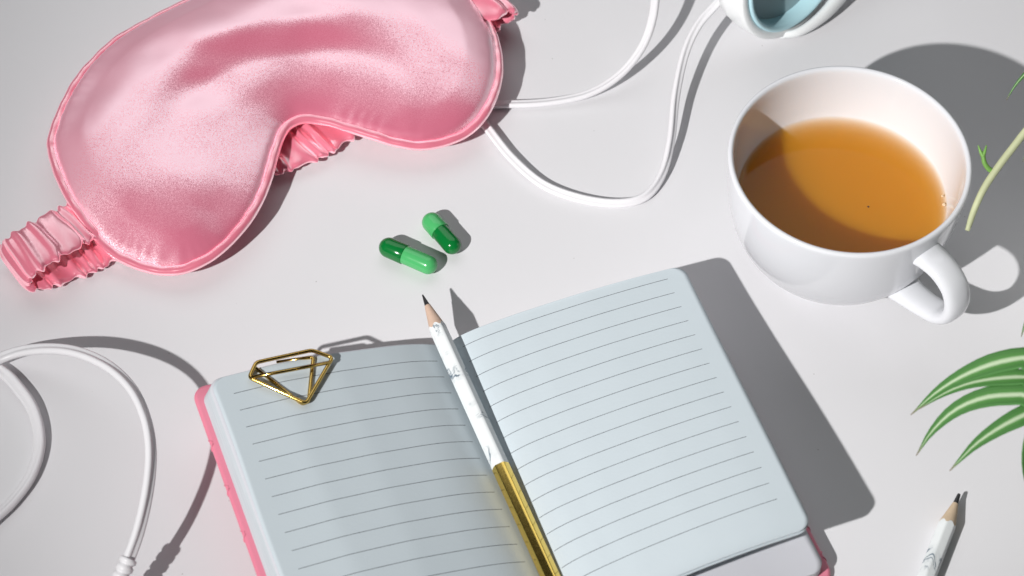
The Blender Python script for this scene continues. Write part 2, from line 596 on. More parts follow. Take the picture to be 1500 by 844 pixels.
# second sheet pair and the lifted sheet itself
def sheet(name, dz, edge_s, lift, tshift, material):
    rows = np.array([0, .002, .005, .01, .016, .024, .034, .042] + list(np.linspace(.06, .94, 40)) + [.958, .966, .976, .984, .99, .995, .998, 1.0])
    A = np.concatenate([np.linspace(0, .2, 16), np.linspace(.2, 1, 44)[1:]])
    prof = np.interp(A, [0, .06, .14, .31, .45, .58, .72, .85, 1], [0, .25, .40, .60, .72, .82, .90, .96, 1.0])
    for _ in range(4):
        prof[1:-1] = .25 * prof[:-2] + .5 * prof[1:-1] + .25 * prof[2:]
    V, UV = [], []
    n, mm = len(rows), len(A)
    for side in (0, 1):
        for b in rows:
            L = 135.0
            d = min(b, 1 - b) * L
            r = 5.5
            cut = 0 if d >= r else r - math.sqrt(max(r * r - (r - d) ** 2, 0))
            smax = edge_s - 6.5 * b - cut
            zr = (24.2 + 11.0 * b) * lift
            for a, q in zip(A, prof):
                s = 0.9 + (smax - 0.9) * a
                t = -4.0 + tshift + 9.0 * a + b * (L - 4.0 * a)
                z = 6.5 + dz + (zr - 6.5) * q + 0.3 * math.sin(b * 7 + a * 3) * a
                V.append(bk(s, t, z - (0.4 if side else 0)))
                UV.append((90.0 / 90.7 * s * (98.7 / (edge_s - 6.5 * b)), b * L) if not side else (999, 999))
    F = grid_faces(n, mm)
    B = n * mm
    Fb = [tuple(x + B for x in q[::-1]) for q in F]
    sd = []
    for j in range(mm - 1):
        sd.append((j, j + 1, B + j + 1, B + j))
        k2 = (n - 1) * mm
        sd.append((k2 + j + 1, k2 + j, B + k2 + j, B + k2 + j + 1))
    for i in range(n - 1):
        sd.append((i * mm + mm - 1, (i + 1) * mm + mm - 1, B + (i + 1) * mm + mm - 1, B + i * mm + mm - 1))
    o = mk(name, V, F + Fb + sd, material, nb, uv=UV)
    for k2 in range(len(F) + len(Fb), len(o.data.polygons)):
        o.data.polygons[k2].use_smooth = False
    return o
o = sheet('page', 0, 98.7, 1.0, 0, M['paper_right'])
o['label'] = 'ruled sheet curling up off the right stack'
o = sheet('page', -0.8, 98.5, 0.985, 0.5, M['paper_right'])
o['label'] = 'second sheet lifted just below the top one'

# cover boards with rounded padded edges
def board(ends, zf, flip, label, t0, t1, th=3.0):
    s_in, s_out = ends
    sg = 1 if s_out > s_in else -1
    prof_n = 10
    V, F = [], []
    # outline loop of a rounded rectangle in (s,t)
    r = 6.5
    loop = []
    corners = [(s_out - sg * r, t0 + r, 1), (s_out - sg * r, t1 - r, 2)]
    loop.append((s_in, t0))
    for ang in np.linspace(0, math.pi / 2, 9):
        loop.append((s_out - sg * r + sg * r * math.sin(ang), t0 + r - r * math.cos(ang)))
    for tt in np.linspace(t0 + r, t1 - r, 60)[1:-1]:
        loop.append((s_out, tt))
    for ang in np.linspace(0, math.pi / 2, 9):
        loop.append((s_out - sg * r + sg * r * math.cos(ang), t1 - r + r * math.sin(ang)))
    loop.append((s_in, t1))
    for tt in np.linspace(t1, t0, 20)[1:-1]:
        loop.append((s_in, tt))
    lp = np.array(loop)
    cen = lp.mean(0)
    m_ = len(lp)
    # inward normals
    tan = unit(np.roll(lp, -1, 0) - np.roll(lp, 1, 0))
    nor = np.stack([tan[:, 1], -tan[:, 0]], 1)
    if ((cen - lp) * nor).sum() < 0:
        nor = -nor
    rings = []
    for q in range(prof_n):
        a = math.pi * q / (prof_n - 1)
        inset = th / 2 * (1 - math.sin(a))
        dz = th / 2 * math.cos(a) - th / 2
        rings.append((inset, dz))
    for inset, dz in rings:
        for (s, t), nn in zip(lp, nor):
            q = (s + nn[0] * inset, t + nn[1] * inset)
            V.append(bk(q[0], q[1], zf(q[0]) + dz))
    F = grid_faces(prof_n, m_, False, True)
    F.append(tuple(range(m_)))
    F.append(tuple(range((prof_n - 1) * m_, prof_n * m_))[::-1])
    o = mk('cover', V, F, M['cover'], nb)
    o['label'] = label
    return o, lp, nor, zf

cl, lpL, noL, _ = board((-3.0, -101.4), z_cov_left, False, 'pink left cover board propped off the table', T0 - 3.5, T1 + 4.5)
def z_cov_right(s):
    return 3.1
crb, lpR, noR, _ = board((3.0, 101.8), z_cov_right, True, 'pink right cover board flat on the table', T0 - 1.5, T1 + 9.5)
# spine: a bent pink strip joining the boards
path = [bk(0.0, tt, 2.0) for tt in np.linspace(T0 + 1.5, T1 + 4.6, 30)]
V, F = sweep(path, [(-4.2, -1.9), (4.2, -1.9), (4.2, 0.6), (2, 1.0), (-2, 1.4), (-4.2, 1.6)])
mk('spine', V, F, M['cover'], nb, smooth=False)
# stitched creases pressed into the padded rim of the cover
def crease(lp, nor, zf, k0, spread):
    i = k0
    for sgn in (-1, 1):
        s, t = lp[i]
        pts = []
        for q in np.linspace(0, 1, 5):
            a = math.pi * (0.08 + 0.55 * q)
            inset = 1.5 * (1 - math.sin(a)) - 0.10
            dz = 1.5 * math.cos(a) - 1.5 + 0.12
            tt = t + sgn * (0.4 + spread * q)
            ss = s + nor[i][0] * inset
            pts.append(bk(ss, tt, zf(ss) + dz))
        V, F = sweep(cr(pts, 9), circle(0.24, 6))
        mk('stitch', V, F, M['cover'], nb)
for kk in range(18, 68, 9):
    crease(lpL, noL, z_cov_left, kk, 2.2)
for kk in (60, 66):
    crease(lpR, noR, z_cov_right, kk, 2.2)

# ================================================================== sleep mask
OUT = [(70, 215), (75, 190), (86, 160), (105, 125), (130, 92), (165, 60), (205, 35), (240, 17), (275, 0), (330, -30),
       (400, -62), (470, -86), (540, -98), (600, -93), (650, -66), (684, -25), (702, 3), (717, 28), (729, 55), (735, 85), (735, 115),
       (727, 145), (712, 173), (690, 195), (660, 210), (620, 218), (580, 213), (545, 203), (510, 192), (480, 183),
       (450, 179), (430, 184), (418, 198), (408, 225), (398, 262), (385, 295), (365, 328), (335, 361), (305, 384), (270, 399),
       (235, 401), (200, 393), (165, 376), (140, 354), (115, 320), (95, 288), (79, 252)]
def mask_edge_z(u, v):
    # lower left corner rests low, everything else rides on the strap and padding
    return 12.5 - 6.0 * math.exp(-(((u - 190) / 110) ** 2 + ((v - 400) / 75) ** 2)) - 2.5 * math.exp(-(((u - 650) / 90) ** 2 + ((v - 220) / 50) ** 2))
out3 = np.array([px(u, v, mask_edge_z(u, v)) for u, v in OUT])
edge = cr(out3, 420, closed=True)
_t = unit((np.roll(edge, -1, 0) - np.roll(edge, 1, 0))[:, :2])
_n = np.stack([-_t[:, 1], _t[:, 0]], 1)
_area = 0.5 * np.sum(edge[:, 0] * np.roll(edge[:, 1], -1) - np.roll(edge[:, 0], -1) * edge[:, 1])
edge[:, :2] += _n * (1.6 if _area > 0 else -1.6)         # the traced outline is the outer side of the piping
mask_base = edge.mean(0); mask_base[2] = 0
mask = thing('sleep_mask', 'padded pink satin sleep mask with ruched elastic strap', 'sleep mask', mask_base)
step = 1.15
poly = edge[:, :2]
x0, y0 = poly.min(0) - 2 * step
x1, y1 = poly.max(0) + 2 * step
gx = np.arange(x0, x1, step); gy = np.arange(y0, y1, step)
GX, GY = np.meshgrid(gx, gy, indexing='ij')
pts = np.stack([GX.ravel(), GY.ravel()], 1)
def inside(pts, poly):
    r = np.zeros(len(pts), bool)
    a = poly; b = np.roll(poly, -1, 0)
    for (xa, ya), (xb, yb) in zip(a, b):
        c = ((ya > pts[:, 1]) != (yb > pts[:, 1]))
        if not c.any():
            continue
        xi = (xb - xa) * (pts[:, 1] - ya) / (yb - ya + 1e-12) + xa
        r ^= c & (pts[:, 0] < xi)
    return r
ins = inside(pts, poly)
dst = np.full(len(pts), 1e9); near = np.zeros(len(pts), int)
for i0 in range(0, len(pts), 4000):
    d = np.linalg.norm(pts[i0:i0 + 4000, None] - poly[None], axis=2)
    near[i0:i0 + 4000] = d.argmin(1); dst[i0:i0 + 4000] = d.min(1)
nxg, nyg = GX.shape
I = ins.reshape(nxg, nyg)
cell = I[:-1, :-1] | I[1:, :-1] | I[:-1, 1:] | I[1:, 1:]
used = np.zeros((nxg, nyg), bool)
used[:-1, :-1] |= cell; used[1:, :-1] |= cell; used[:-1, 1:] |= cell; used[1:, 1:] |= cell
idx = -np.ones(nxg * nyg, int)
uid = np.where(used.ravel())[0]
idx[uid] = np.arange(len(uid))
mv = pts[uid].copy(); mi = ins[uid]; md_ = dst[uid].copy(); mn = near[uid]
# smooth edge height by inverse-distance average over the outline
wz = np.zeros(len(uid))
for i0 in range(0, len(uid), 3000):
    d = np.linalg.norm(mv[i0:i0 + 3000, None] - poly[None], axis=2)
    ww = 1 / (d + 0.6) ** 2.5
    wz[i0:i0 + 3000] = (ww * edge[None, :, 2]).sum(1) / ww.sum(1)
snap = ~mi
mv[snap] = poly[mn[snap]]
md_[snap] = 0
wz[snap] = edge[mn[snap], 2]
_out = -_n * (1 if _area > 0 else -1)
south = np.zeros(len(uid))
for i0 in range(0, len(uid), 3000):
    d = np.linalg.norm(mv[i0:i0 + 3000, None] - poly[None], axis=2)
    ww = 1 / (d + 3.0) ** 2.8
    south[i0:i0 + 3000] = (ww * np.clip(-_out[None, :, 1] + 0.1, 0, 1)).sum(1) / ww.sum(1)
_N0 = px(452, 196, 14)[:2]
_ax = unit(px(735, 70, 12)[:2] - px(90, 300, 12)[:2])
_q = np.clip(((mv - _N0) @ _ax - 5) / 55, 0, 1)
south = 0.74 * np.tanh(south * 1.7) * (1 - 0.88 * _q * _q * (3 - 2 * _q))
pil = (5.8 - 6.0 * south) * np.sqrt(np.clip(1 - (1 - np.clip(md_ / 9.5, 0, 1)) ** 2, 0, 1)) + (4.5 + 8.0 * south) * (1 - (1 - np.clip(md_ / 46.0, 0, 1)) ** 2)
# relax the crease along the middle line of the pad
Zg = np.zeros(nxg * nyg); Zg[uid] = pil
Zg = Zg.reshape(nxg, nyg)
mob = np.zeros(nxg * nyg); mob[uid] = np.clip((md_ - 4) / 10, 0, 1)
mob = mob.reshape(nxg, nyg)
for _ in range(90):
    av = 0.25 * (np.roll(Zg, 1, 0) + np.roll(Zg, -1, 0) + np.roll(Zg, 1, 1) + np.roll(Zg, -1, 1))
    Zg = Zg + mob * (av - Zg)
pil = Zg.ravel()[uid]
pil = pil * np.clip(md_ / 2.2, 0, 1) - 0.6
# a soft step arching round the nose notch, and shallow dents
N0 = px(452, 196, 14)[:2]
ax = unit(px(735, 70, 12)[:2] - px(90, 300, 12)[:2]); ay = np.array([-ax[1], ax[0]])
rel = mv - N0
xa = rel @ ax; ya = rel @ ay
rho = np.hypot(xa / 1.45, ya)
def sstep(a, b, x):
    q = np.clip((x - a) / (b - a), 0, 1)
    return q * q * (3 - 2 * q)
win = np.clip(md_ / 14, 0, 1)
fold = 5.2 * sstep(38, 58, rho + 5 * np.sin(xa / 30)) * win * (0.35 + 0.65 * sstep(-75, -20, xa)) * (1 - 0.55 * sstep(25, 75, xa)) - 3.2 * sstep(62, 95, rho) * win
g1 = np.array([mnoise.noise(Vector((x / 26, y / 26, 3.1))) for x, y in mv])
g2 = np.array([mnoise.noise(Vector((x / 9 + y / 40, y / 14, 7.7))) for x, y in mv])
mz = wz + pil + fold + win * (0.9 * g1 + 0.12 * g2 + 0.28 * np.sin(rho / 5.0 + 2.5 * g1 + xa / 40) * sstep(12, 30, rho))
# gathers where the cloth meets the piping
ring = mn * (2 * math.pi / 420)
mz += 0.14 * np.sin(ring * 90 + 3 * np.sin(ring * 17)) * np.exp(-((md_ - 4) / 3.5) ** 2) * (0.4 + 0.6 * np.sin(ring * 5))
mF = []
for i, j in zip(*np.where(cell)):
    q = (i * nyg + j, (i + 1) * nyg + j, (i + 1) * nyg + j + 1, i * nyg + j + 1)
    mF.append(tuple(idx[list(q)]))
top = np.column_stack([mv, mz])
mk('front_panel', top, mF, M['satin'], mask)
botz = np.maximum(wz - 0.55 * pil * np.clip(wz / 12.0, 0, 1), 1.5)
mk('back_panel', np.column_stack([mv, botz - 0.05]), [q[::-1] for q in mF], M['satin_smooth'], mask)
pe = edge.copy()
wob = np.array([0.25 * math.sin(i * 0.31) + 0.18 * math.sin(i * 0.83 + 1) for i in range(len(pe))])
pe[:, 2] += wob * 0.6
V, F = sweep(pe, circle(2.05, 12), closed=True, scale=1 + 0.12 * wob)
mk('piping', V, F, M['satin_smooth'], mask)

# strap: ruched satin tube, doubled back at the left, passing under the mask and looped at the right
sp_pts = [px(140, 318, 7.0), px(112, 328, 11.5), px(74, 348, 16.5), px(44, 366, 17.2), px(28, 378, 14.5), px(22, 389, 9.5), px(27, 398, 5.2), px(46, 397, 3.6)]
lowz = 3.6
def xy(u, v, zproj, z):
    q = px(u, v, zproj); return np.array([q[0], q[1], z])
sp_pts += [px(85, 384, 3.4), px(130, 366, 3.4), px(210, 322, 3.4), xy(330, 245, 8, 4.2), xy(430, 214, 6, 5.2), xy(480, 186, 6, 5.0), xy(560, 120, 6, 4.6),
           xy(660, 45, 6, 4.6), xy(702, 12, 10, 5.0), xy(722, -2, 12, 6.5), xy(731, -8, 14, 10.0), xy(726, -5, 15, 14.5), xy(706, 5, 15, 15.5), xy(688, 14, 14, 14.0)]
sp = cr(sp_pts, 900)
T = unit(np.gradient(sp, axis=0))
# sideways direction stays level: use the smoothed ground direction of the long run
run = np.zeros((len(sp), 2))
Ls = np.concatenate([[0], np.cumsum(np.linalg.norm(np.diff(sp, axis=0), axis=1))])
wdir = np.zeros((len(sp), 3))
gl_, gr_ = unit(px(128, 318, 13)[:2] - px(24, 378, 13)[:2]), unit(px(702, 12, 12)[:2] - px(480, 178, 6)[:2])
for i in range(len(sp)):
    q = np.clip((sp[i, 0] - px(110, 326, 13)[0]) / 100.0, 0, 1)
    g = unit(gl_ * (1 - q) + gr_ * q)
    wdir[i] = (g[1], -g[0], 0)
nrm = unit(np.cross(wdir, T))
mcs = 40
V = []
hw0, ht0 = 11.5, 1.7
for i in range(len(sp)):
    s = Ls[i]
    ph = 2 * math.pi * (s / 6.4 + 0.9 * mnoise.noise(Vector((s / 15, 0, 1.3))))
    amp = 1.0 + 0.7 * mnoise.noise(Vector((s / 5, 2, 0)))
    for j in range(mcs):
        a = 2 * math.pi * j / mcs
        ca, sa = math.cos(a), math.sin(a)
        xw = math.copysign(abs(ca) ** 0.55, ca)
        yw = math.copysign(abs(sa) ** 0.75, sa)
        skew = 1.3 * xw * math.sin(s / 13.0 + 1) + 1.8 * mnoise.noise(Vector((s / 9, xw * 1.3, 5.0)))
        f1 = (0.5 + 0.5 * math.cos(ph + skew)) ** 1.4
        f2 = (0.5 + 0.5 * math.cos(ph * 1.73 + skew * 1.6 + 0.7)) ** 1.3
        pleat = amp * (1.55 * f1 + 0.35 * f2) - 0.8
        scal = 1 + 0.075 * math.sin(ph + 0.5) + 0.05 * math.sin(1.7 * ph + 2)
        side = 1 if sa >= 0 else -1
        V.append(sp[i] + wdir[i] * (hw0 * xw * scal) + nrm[i] * (ht0 * yw * (0.85 + 0.15 * scal) + side * pleat * abs(sa) ** 0.7))
V = np.array(V).reshape(len(sp), mcs, 3)
for _ in range(3):
    V[1:-1] = 0.5 * V[1:-1] + 0.25 * (V[:-2] + V[2:])
    V = 0.6 * V + 0.2 * (np.roll(V, 1, 1) + np.roll(V, -1, 1))
V = V.reshape(-1, 3)
V[:, 2] = np.maximum(V[:, 2], 0.25)
F = grid_faces(len(sp), mcs, False, True) + [tuple(range(mcs)), tuple(range((len(sp) - 1) * mcs, len(sp) * mcs))[::-1]]
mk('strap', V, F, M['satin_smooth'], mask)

# ================================================================== teacup and tea
H = 61.0
rimc = px(1245, 231, H)
cx, cy = rimc[0], rimc[1]
CR, CH = 1.03, 61.0 / 58.0
cup = thing('teacup', 'white porcelain teacup full of amber tea', 'teacup', (cx, cy, 0))
outer = [(0, 2.6), (20, 2.4), (22.0, 0.8), (23.6, 0.0), (25.2, 0.6), (26.2, 2.6), (30.0, 5.6), (35.2, 10.5), (39.6, 17), (42.6, 25), (44.4, 34), (45.6, 44), (46.2, 52), (46.55, 56.6)]
rim = [(46.5, 57.5), (46.0, 58.0), (45.3, 58.15), (44.6, 57.9), (44.1, 57.2)]
inner = [(43.7, 54), (43.2, 48), (42.1, 40), (40.2, 30), (37.2, 21), (32.8, 13.8), (26, 8.8), (18, 6.6), (8, 5.8), (0, 5.7)]
prof = np.array(outer + rim + inner) * np.array([CR, CH])
V, F = lathe([tuple(q) for q in prof], (cx, cy, 0), n=96)
o = mk('bowl', V, F, M['porcelain'], cup)
add_mod_subsurf(o, 1)
az = math.radians(-53)
hd = np.array([math.cos(az), math.sin(az), 0])
hp = [(42.5, 47.0), (49, 48.5), (56.5, 48.2), (63, 44.5), (66.2, 37.5), (65.4, 30), (61, 24.0), (54, 20.6), (46.5, 18.6), (38.8, 17.4)]
path = cr([np.array([cx, cy, 0]) + hd * r + np.array([0, 0, z]) for r, z in hp], 60)
scl = 1 + 0.28 * np.abs(np.linspace(-1, 1, 60)) ** 4
side_dir = np.cross(hd, [0, 0, 1])
T = unit(np.gradient(path, axis=0))
V = []
for i in range(60):
    nn = unit(np.cross(side_dir, T[i]))
    for j in range(24):
        a = 2 * math.pi * j / 24
        V.append(path[i] + side_dir * 6.0 * scl[i] * math.copysign(abs(math.cos(a)) ** 0.8, math.cos(a)) + nn * 3.1 * scl[i] * math.copysign(abs(math.sin(a)) ** 0.9, math.sin(a)))
F = grid_faces(60, 24, False, True) + [tuple(range(24)), tuple(range(59 * 24, 60 * 24))[::-1]]
mk('handle', V, F, M['porcelain'], cup)
TZ = 33.5
rin = lambda z: float(np.interp(z, [q[1] for q in inner[::-1]], [q[0] for q in inner[::-1]]))
tp = [(0, 5.2), (8, 5.3), (18, 6.1), (26.3, 8.3), (33.2, 13.3), (37.6, 20.7), (40.6, 29.8), (rin(TZ) + 0.35, TZ + 0.75), (rin(TZ) - 0.35, TZ + 0.15), (rin(TZ) - 1.3, TZ), (rin(TZ) - 3, TZ), (rin(TZ) - 6, TZ), (rin(TZ) - 10, TZ), (14, TZ), (0, TZ)]
V, F = lathe([(a * CR, b * CH) for a, b in tp], (cx, cy, 0), n=96)
rr_ = np.hypot(np.array(V)[:, 0] - cx, np.array(V)[:, 1] - cy)
o = mk('tea', V, F, M['tea'], None, base=(cx, cy, 0), uv=np.stack([np.clip((rin(TZ) * CR - rr_) / 13.0, 0, 1), rr_ * 0], 1))
o['label'] = 'clear amber tea filling the white cup'
o['category'] = 'tea'

M['bubble'] = plain('tea_bubble', (0.70, 0.52, 0.34), 0.05, var=0.05)
M['speck'] = plain('tea_leaf_speck', (0.05, 0.03, 0.015), 0.6, var=0.3)
tz = TZ * CH
rt_ = rin(TZ) * CR
for ang, dr, rb in ((1, 1.6, 0.5), (-5, 1.3, 0.75)):
    a = math.radians(ang)
    c = np.array([cx + (rt_ - dr) * math.cos(a), cy + (rt_ - dr) * math.sin(a), tz])
    V, F = lathe([(rb * math.cos(q), rb * 0.8 * math.sin(q)) for q in np.linspace(-0.3, math.pi / 2, 6)], c, n=12)
    mk('bubble', V, F, M['bubble'], o)
V, F = lathe([(0.45, 0), (0.35, 0.2), (0, 0.25)], (*px(1272, 303, tz)[:2], tz), n=8)
mk('leaf_speck', V, F, M['speck'], o)

# ================================================================== capsules
def capsule(pa, pb, dark_first, label):
    r1, r2 = 4.28, 3.95
    A, B = px(*pa, 4.3), px(*pb, 4.3)
    d = unit(B - A)
    L = np.linalg.norm(B - A)
    c = thing('capsule', label, 'capsule', (*((A + B) / 2)[:2], 0), 'green capsules')
    if dark_first:
        first, second = M['capsule_dark'], M['capsule_light']
    else:
        first, second = M['capsule_light'], M['capsule_dark']
    cap = [(r1 * math.sin(a), -r1 * math.cos(a)) for a in np.linspace(0, math.pi / 2, 9)] + [(r1, L * 0.2), (r1, L * 0.40), (r1 - 0.05, L * 0.405), (r2 - 0.15, L * 0.405)]
    V, F = lathe(cap, A, d, 40)
    dark, light = ('dark green cap half', 'light green body half')
    mk('cap' if dark_first else 'cap', V, F, first, c)['label'] = dark if dark_first else light
    body = [(r2 - 0.1, L * 0.38), (r2, L * 0.41)] + [(r2, L * q) for q in (0.6, 0.8)] + [(r2 * math.cos(a), L + r2 * math.sin(a)) for a in np.linspace(0, math.pi / 2, 9)]
    V, F = lathe(body, A, d, 40)
    mk('body', V, F, second, c)['label'] = light if dark_first else dark
capsule((570, 363), (627, 388), True, 'capsule with its dark green end pointing towards the sleep mask')
capsule((633, 326), (662, 359), False, 'capsule with its light green end pointing towards the sleep mask')

# ================================================================== pencils
def pencil(tip, end, label, marble_m, wood_m, gold_from, rot, lead_len, cone_len, blunt, R=3.65, total=175):
    d = unit(end - tip)
    L = total
    X = unit(np.cross(d, [0, 0, 1])); Y = np.cross(X, d)
    p_ = thing('pencil', label, 'pencil', (*((tip + d * 60)[:2]), 0))
    nseg = 48
    def hexr(a):
        q = (a - rot) % (math.pi / 3) - math.pi / 6
        h = R * math.cos(math.pi / 6) / math.cos(q)
        return min(h, R * 0.94)
    def loft(secs):
        """secs: list of (distance, radius function)"""
        V = []
        for dd, fn in secs:
            for j in range(nseg):
                a = 2 * math.pi * j / nseg
                e_, r = fn(a)
                V.append(tip + d * (dd + e_) + (X * math.cos(a) + Y * math.sin(a)) * r)
        return V, grid_faces(len(secs), nseg, False, True)
    slope = R * 0.965 / cone_len
    r_lead = slope * lead_len
    V, F = loft([(0, lambda a: (0, 0.02)), (0.05, lambda a: (0, blunt)), (0.5, lambda a: (0, blunt + .08)), (lead_len, lambda a: (0, max(r_lead, blunt + .1))), (lead_len + .4, lambda a: (0, max(r_lead, blunt + .1) * 0.9))])
    mk('lead', V, F, M['lead'], p_)
    scall = lambda a: hexr(a) / slope                    # sharpened boundary follows the flats
    V, F = loft([(lead_len, lambda a: (0, max(r_lead, blunt + .1) * 0.98)), (lead_len + .05, lambda a: (0, max(r_lead, blunt + .1) + .12)), (0, lambda a: (scall(a), hexr(a))), (0.2, lambda a: (scall(a), hexr(a) * .97))])
    mk('sharpened_wood', V, F, wood_m, p_)
    V, F = loft([(0, lambda a: (scall(a), hexr(a) * .985)), (0, lambda a: (scall(a) + .12, hexr(a) + .06)), (gold_from, lambda a: (0, hexr(a) + .06)), (gold_from + .1, lambda a: (0, hexr(a) * .97))])
    o = mk('marbled_barrel', V, F, marble_m, p_)
    V, F = loft([(gold_from, lambda a: (0, hexr(a) * .97)), (gold_from + .02, lambda a: (0, hexr(a) + .11)), (L, lambda a: (0, hexr(a) + .11)), (L + .1, lambda a: (0, 0.02))])
    o2 = mk('gold_barrel', V, F, M['gold_foil'], p_)
    return p_
def hard_edges(pp, ang=18):
    for o in pp.children:
        try:
            o.data.set_sharp_from_angle(angle=math.radians(ang))
        except Exception:
            pass
tipA = px(619, 432, 15.2); 
endA = px(806, 844, 11.5)
gold_at = np.linalg.norm(px(732, 684, 13.0) - tipA)
pA = pencil(tipA, endA, 'marble and gold pencil lying in the gutter of the open notebook', M['marble'], M['wood'], gold_at, math.radians(46), 5.6, 17.5, 0.28)
hard_edges(pA, 22)
tipB = px(1405, 724, 3.7); endB = px(1358, 844, 3.7)
pB = pencil(tipB, endB, 'blunt marbled pencil lying alone on the bare table', M['marble_b'], M['wood_pale'], 75, math.radians(20), 4.6, 15.5, 0.6)
hard_edges(pB, 22)

# ================================================================== paper clip on the left page
def on_left(u, v, lift):
    z = 24.0
    for _ in range(12):
        s, t = st_of(px(u, v, z))
        z = z_left(min(s, -1)) + lift
    return px(u, v, z)
def wire(points, lift, r=0.78, closed=False, n=90):
    # straight runs with small rounded corners
    P = [on_left(u, v, l) for (u, v), l in zip(points, lift)]
    out = []
    m_ = len(P)
    for i in range(m_):
        if not closed and i in (0, m_ - 1):
            out.append(P[i]); continue
        a, b, c = P[i - 1], P[i], P[(i + 1) % m_]
        la = min(1.6, np.linalg.norm(a - b) * .3); lc = min(1.6, np.linalg.norm(c - b) * .3)
        p1, p2 = b + unit(a - b) * la, b + unit(c - b) * lc
        for q in np.linspace(0, 1, 6):
            out.append((1 - q) ** 2 * p1 + 2 * q * (1 - q) * b + q * q * p2)
    return sweep(np.array(out), circle(r, 10), ref=(0.05, 0.1, 1), closed=closed)
clip = thing('paper_clip', 'gold diamond-shaped wire paper clip on the left notebook page', 'paper clip', on_left(430, 560, 0))
V, F = wire([(448, 591), (365, 553), (375, 531), (457, 513), (487, 524)], [2.2, 2.6, 2.8, 2.8, 2.7], closed=True)
mk('outer_wire', V, F, M['gold_wire'], clip)
V, F = wire([(368, 553), (484, 531)], [3.4, 3.4], r=0.68)
mk('cross_wire', V, F, M['gold_wire'], clip)
V, F = wire([(374, 539), (443, 592), (452, 588), (459, 523), (405, 531)], [0.9, 0.9, 0.9, 0.9, -1.2], r=0.74)
mk('inner_wire', V, F, M['gold_wire'], clip)

# ================================================================== cables
def twin(w_, h_, n=10):
    """figure-eight section of a two-strand flat cable"""
    P = []
    for k_, c_ in ((1, w_ / 4), (-1, -w_ / 4)):
        for a in np.linspace(-math.pi * 0.72, math.pi * 0.72, n):
            P.append((c_ + k_ * (w_ / 4) * math.cos(a), k_ * (h_ / 2) * math.sin(a)))
    return P
def cable(name, pts, parent, label=None, w_=3.5, h_=2.0, n=260, twist=0.0, tw=None):
    path = cr(pts, n)
    if tw is None:
        tws = np.full(n, twist)
    else:
        tws = np.interp(np.linspace(0, 1, n), [a for a, b in tw], [b for a, b in tw])
    V, F = sweep(path, twin(w_, h_), twist=tws)
    o = mk(name, V, F, M['cable'], parent)
    return o

coil = thing('coiled_cable', 'white two-strand cable arching in a loose loop beside the notebook', 'cable', (*px(120, 640, 0)[:2], 0))
pts = [px(-20, 770, 3.5), px(18, 735, 2.6), px(46, 695, 2.4), px(58, 650, 2.4), px(50, 605, 2.6), px(28, 570, 2.8), px(-2, 541, 2.2), px(-60, 515, 1.9),
       px(-130, 535, 2.0), px(-150, 590, 2.4), px(-110, 600, 4.0), px(-60, 560, 6.5), px(0, 525, 6.2), px(50, 512, 11), px(105, 514, 19), px(155, 534, 26), px(192, 568, 31), px(213, 612, 33),
       px(221, 660, 32.5), px(217, 715, 30), px(204, 775, 25.5), px(186, 826, 20.5), px(178, 846, 18.5)]
cable('cord', pts, coil, n=420, w_=5.0, h_=3.0, tw=[(0, .5), (.2, .4), (.3, .1), (.55, .1), (.7, .35), (.82, 1.0), (1, 1.0)])
# ribbed strain relief
pth = cr([px(189, 818, 21.3), px(180, 838, 19.3), px(168, 868, 15.5), px(150, 915, 9)], 50)
rad = []
for i in range(50):
    rad.append(3.3 if (i % 6) < 4 else 2.6)
rad[0] = 3.0
V, F = sweep(pth, circle(1.0, 20), scale=np.array(rad))
mk('strain_relief', V, F, M['cable'], coil)
pth = cr([px(151, 912, 9.2), px(140, 945, 5.5), px(122, 995, 4.4)], 20)
V, F = sweep(pth, circle(4.2, 20))
mk('plug', V, F, M['plastic_white'], coil)

# ================================================================== headphones at the top edge
hp_base = px(1150, 30, 0)
head = thing('headphones', 'white headphones with mint ear cushion lying on the table', 'headphones', (hp_base[0], hp_base[1], 0))
ec = px(1160, -48, 34)
nrm_e = unit(np.array([0.655, -0.73, 0.19]))            # the open face of the ear cup looks up and to the right
def ecl(profile, n=72, squash=1.0):
    return lathe(profile, ec, nrm_e, n)
shell = [(0, -17), (20, -16.8), (28, -16), (32.5, -13.5), (33.6, -8), (33.6, 0), (33.5, 2.2), (32.9, 2.9), (30.0, 2.9), (29.3, 2.2)]
V, F = ecl(shell)
mk('ear_shell', V, F, M['plastic_white'], head)
ringp = [(29.6, 2.0), (29.4, 3.6), (28.5, 4.1), (27.4, 3.4), (26.6, 0.5), (26.2, -3.5)]
V, F = ecl(ringp)
mk('ear_cushion', V, F, M['mint'], head)
disc = [(26.6, -3.2), (18, -4.2), (9, -4.7), (0, -4.8)]
V, F = ecl(disc)
mk('speaker_disc', V, F, M['mint_disc'], head)
hb = cr([px(1142, 53, 3), px(1172, 46, 4), px(1204, 24, 6), px(1232, -8, 9), px(1275, -70, 16), px(1330, -160, 26)], 50)
V, F = sweep(hb, circle(2.6, 14, 3.6), scale=np.interp(np.linspace(0, 1, 50), [0, .06, .35, 1], [.35, .6, 1.25, 1.6]))
mk('headband', V, F, M['plastic_white'], head)
pts = [px(1075, -25, 24), px(1050, 5, 22), px(1022, 38, 19), px(1003, 80, 15), px(990, 140, 10), px(983, 205, 6), px(970, 255, 3.0), px(945, 288, 1.9), px(905, 298, 1.6), px(850, 291, 1.6),
       px(795, 270, 1.8), px(750, 232, 2.4), px(716, 190, 2.6), px(696, 165, 2.0), px(690, 155, 1.8), px(705, 153, 1.8), px(738, 153, 1.8), px(800, 150, 1.8), px(860, 138, 3.0), px(905, 112, 7), px(937, 75, 13), px(954, 35, 19), px(960, -10, 24), px(955, -60, 28), px(930, -110, 26)]
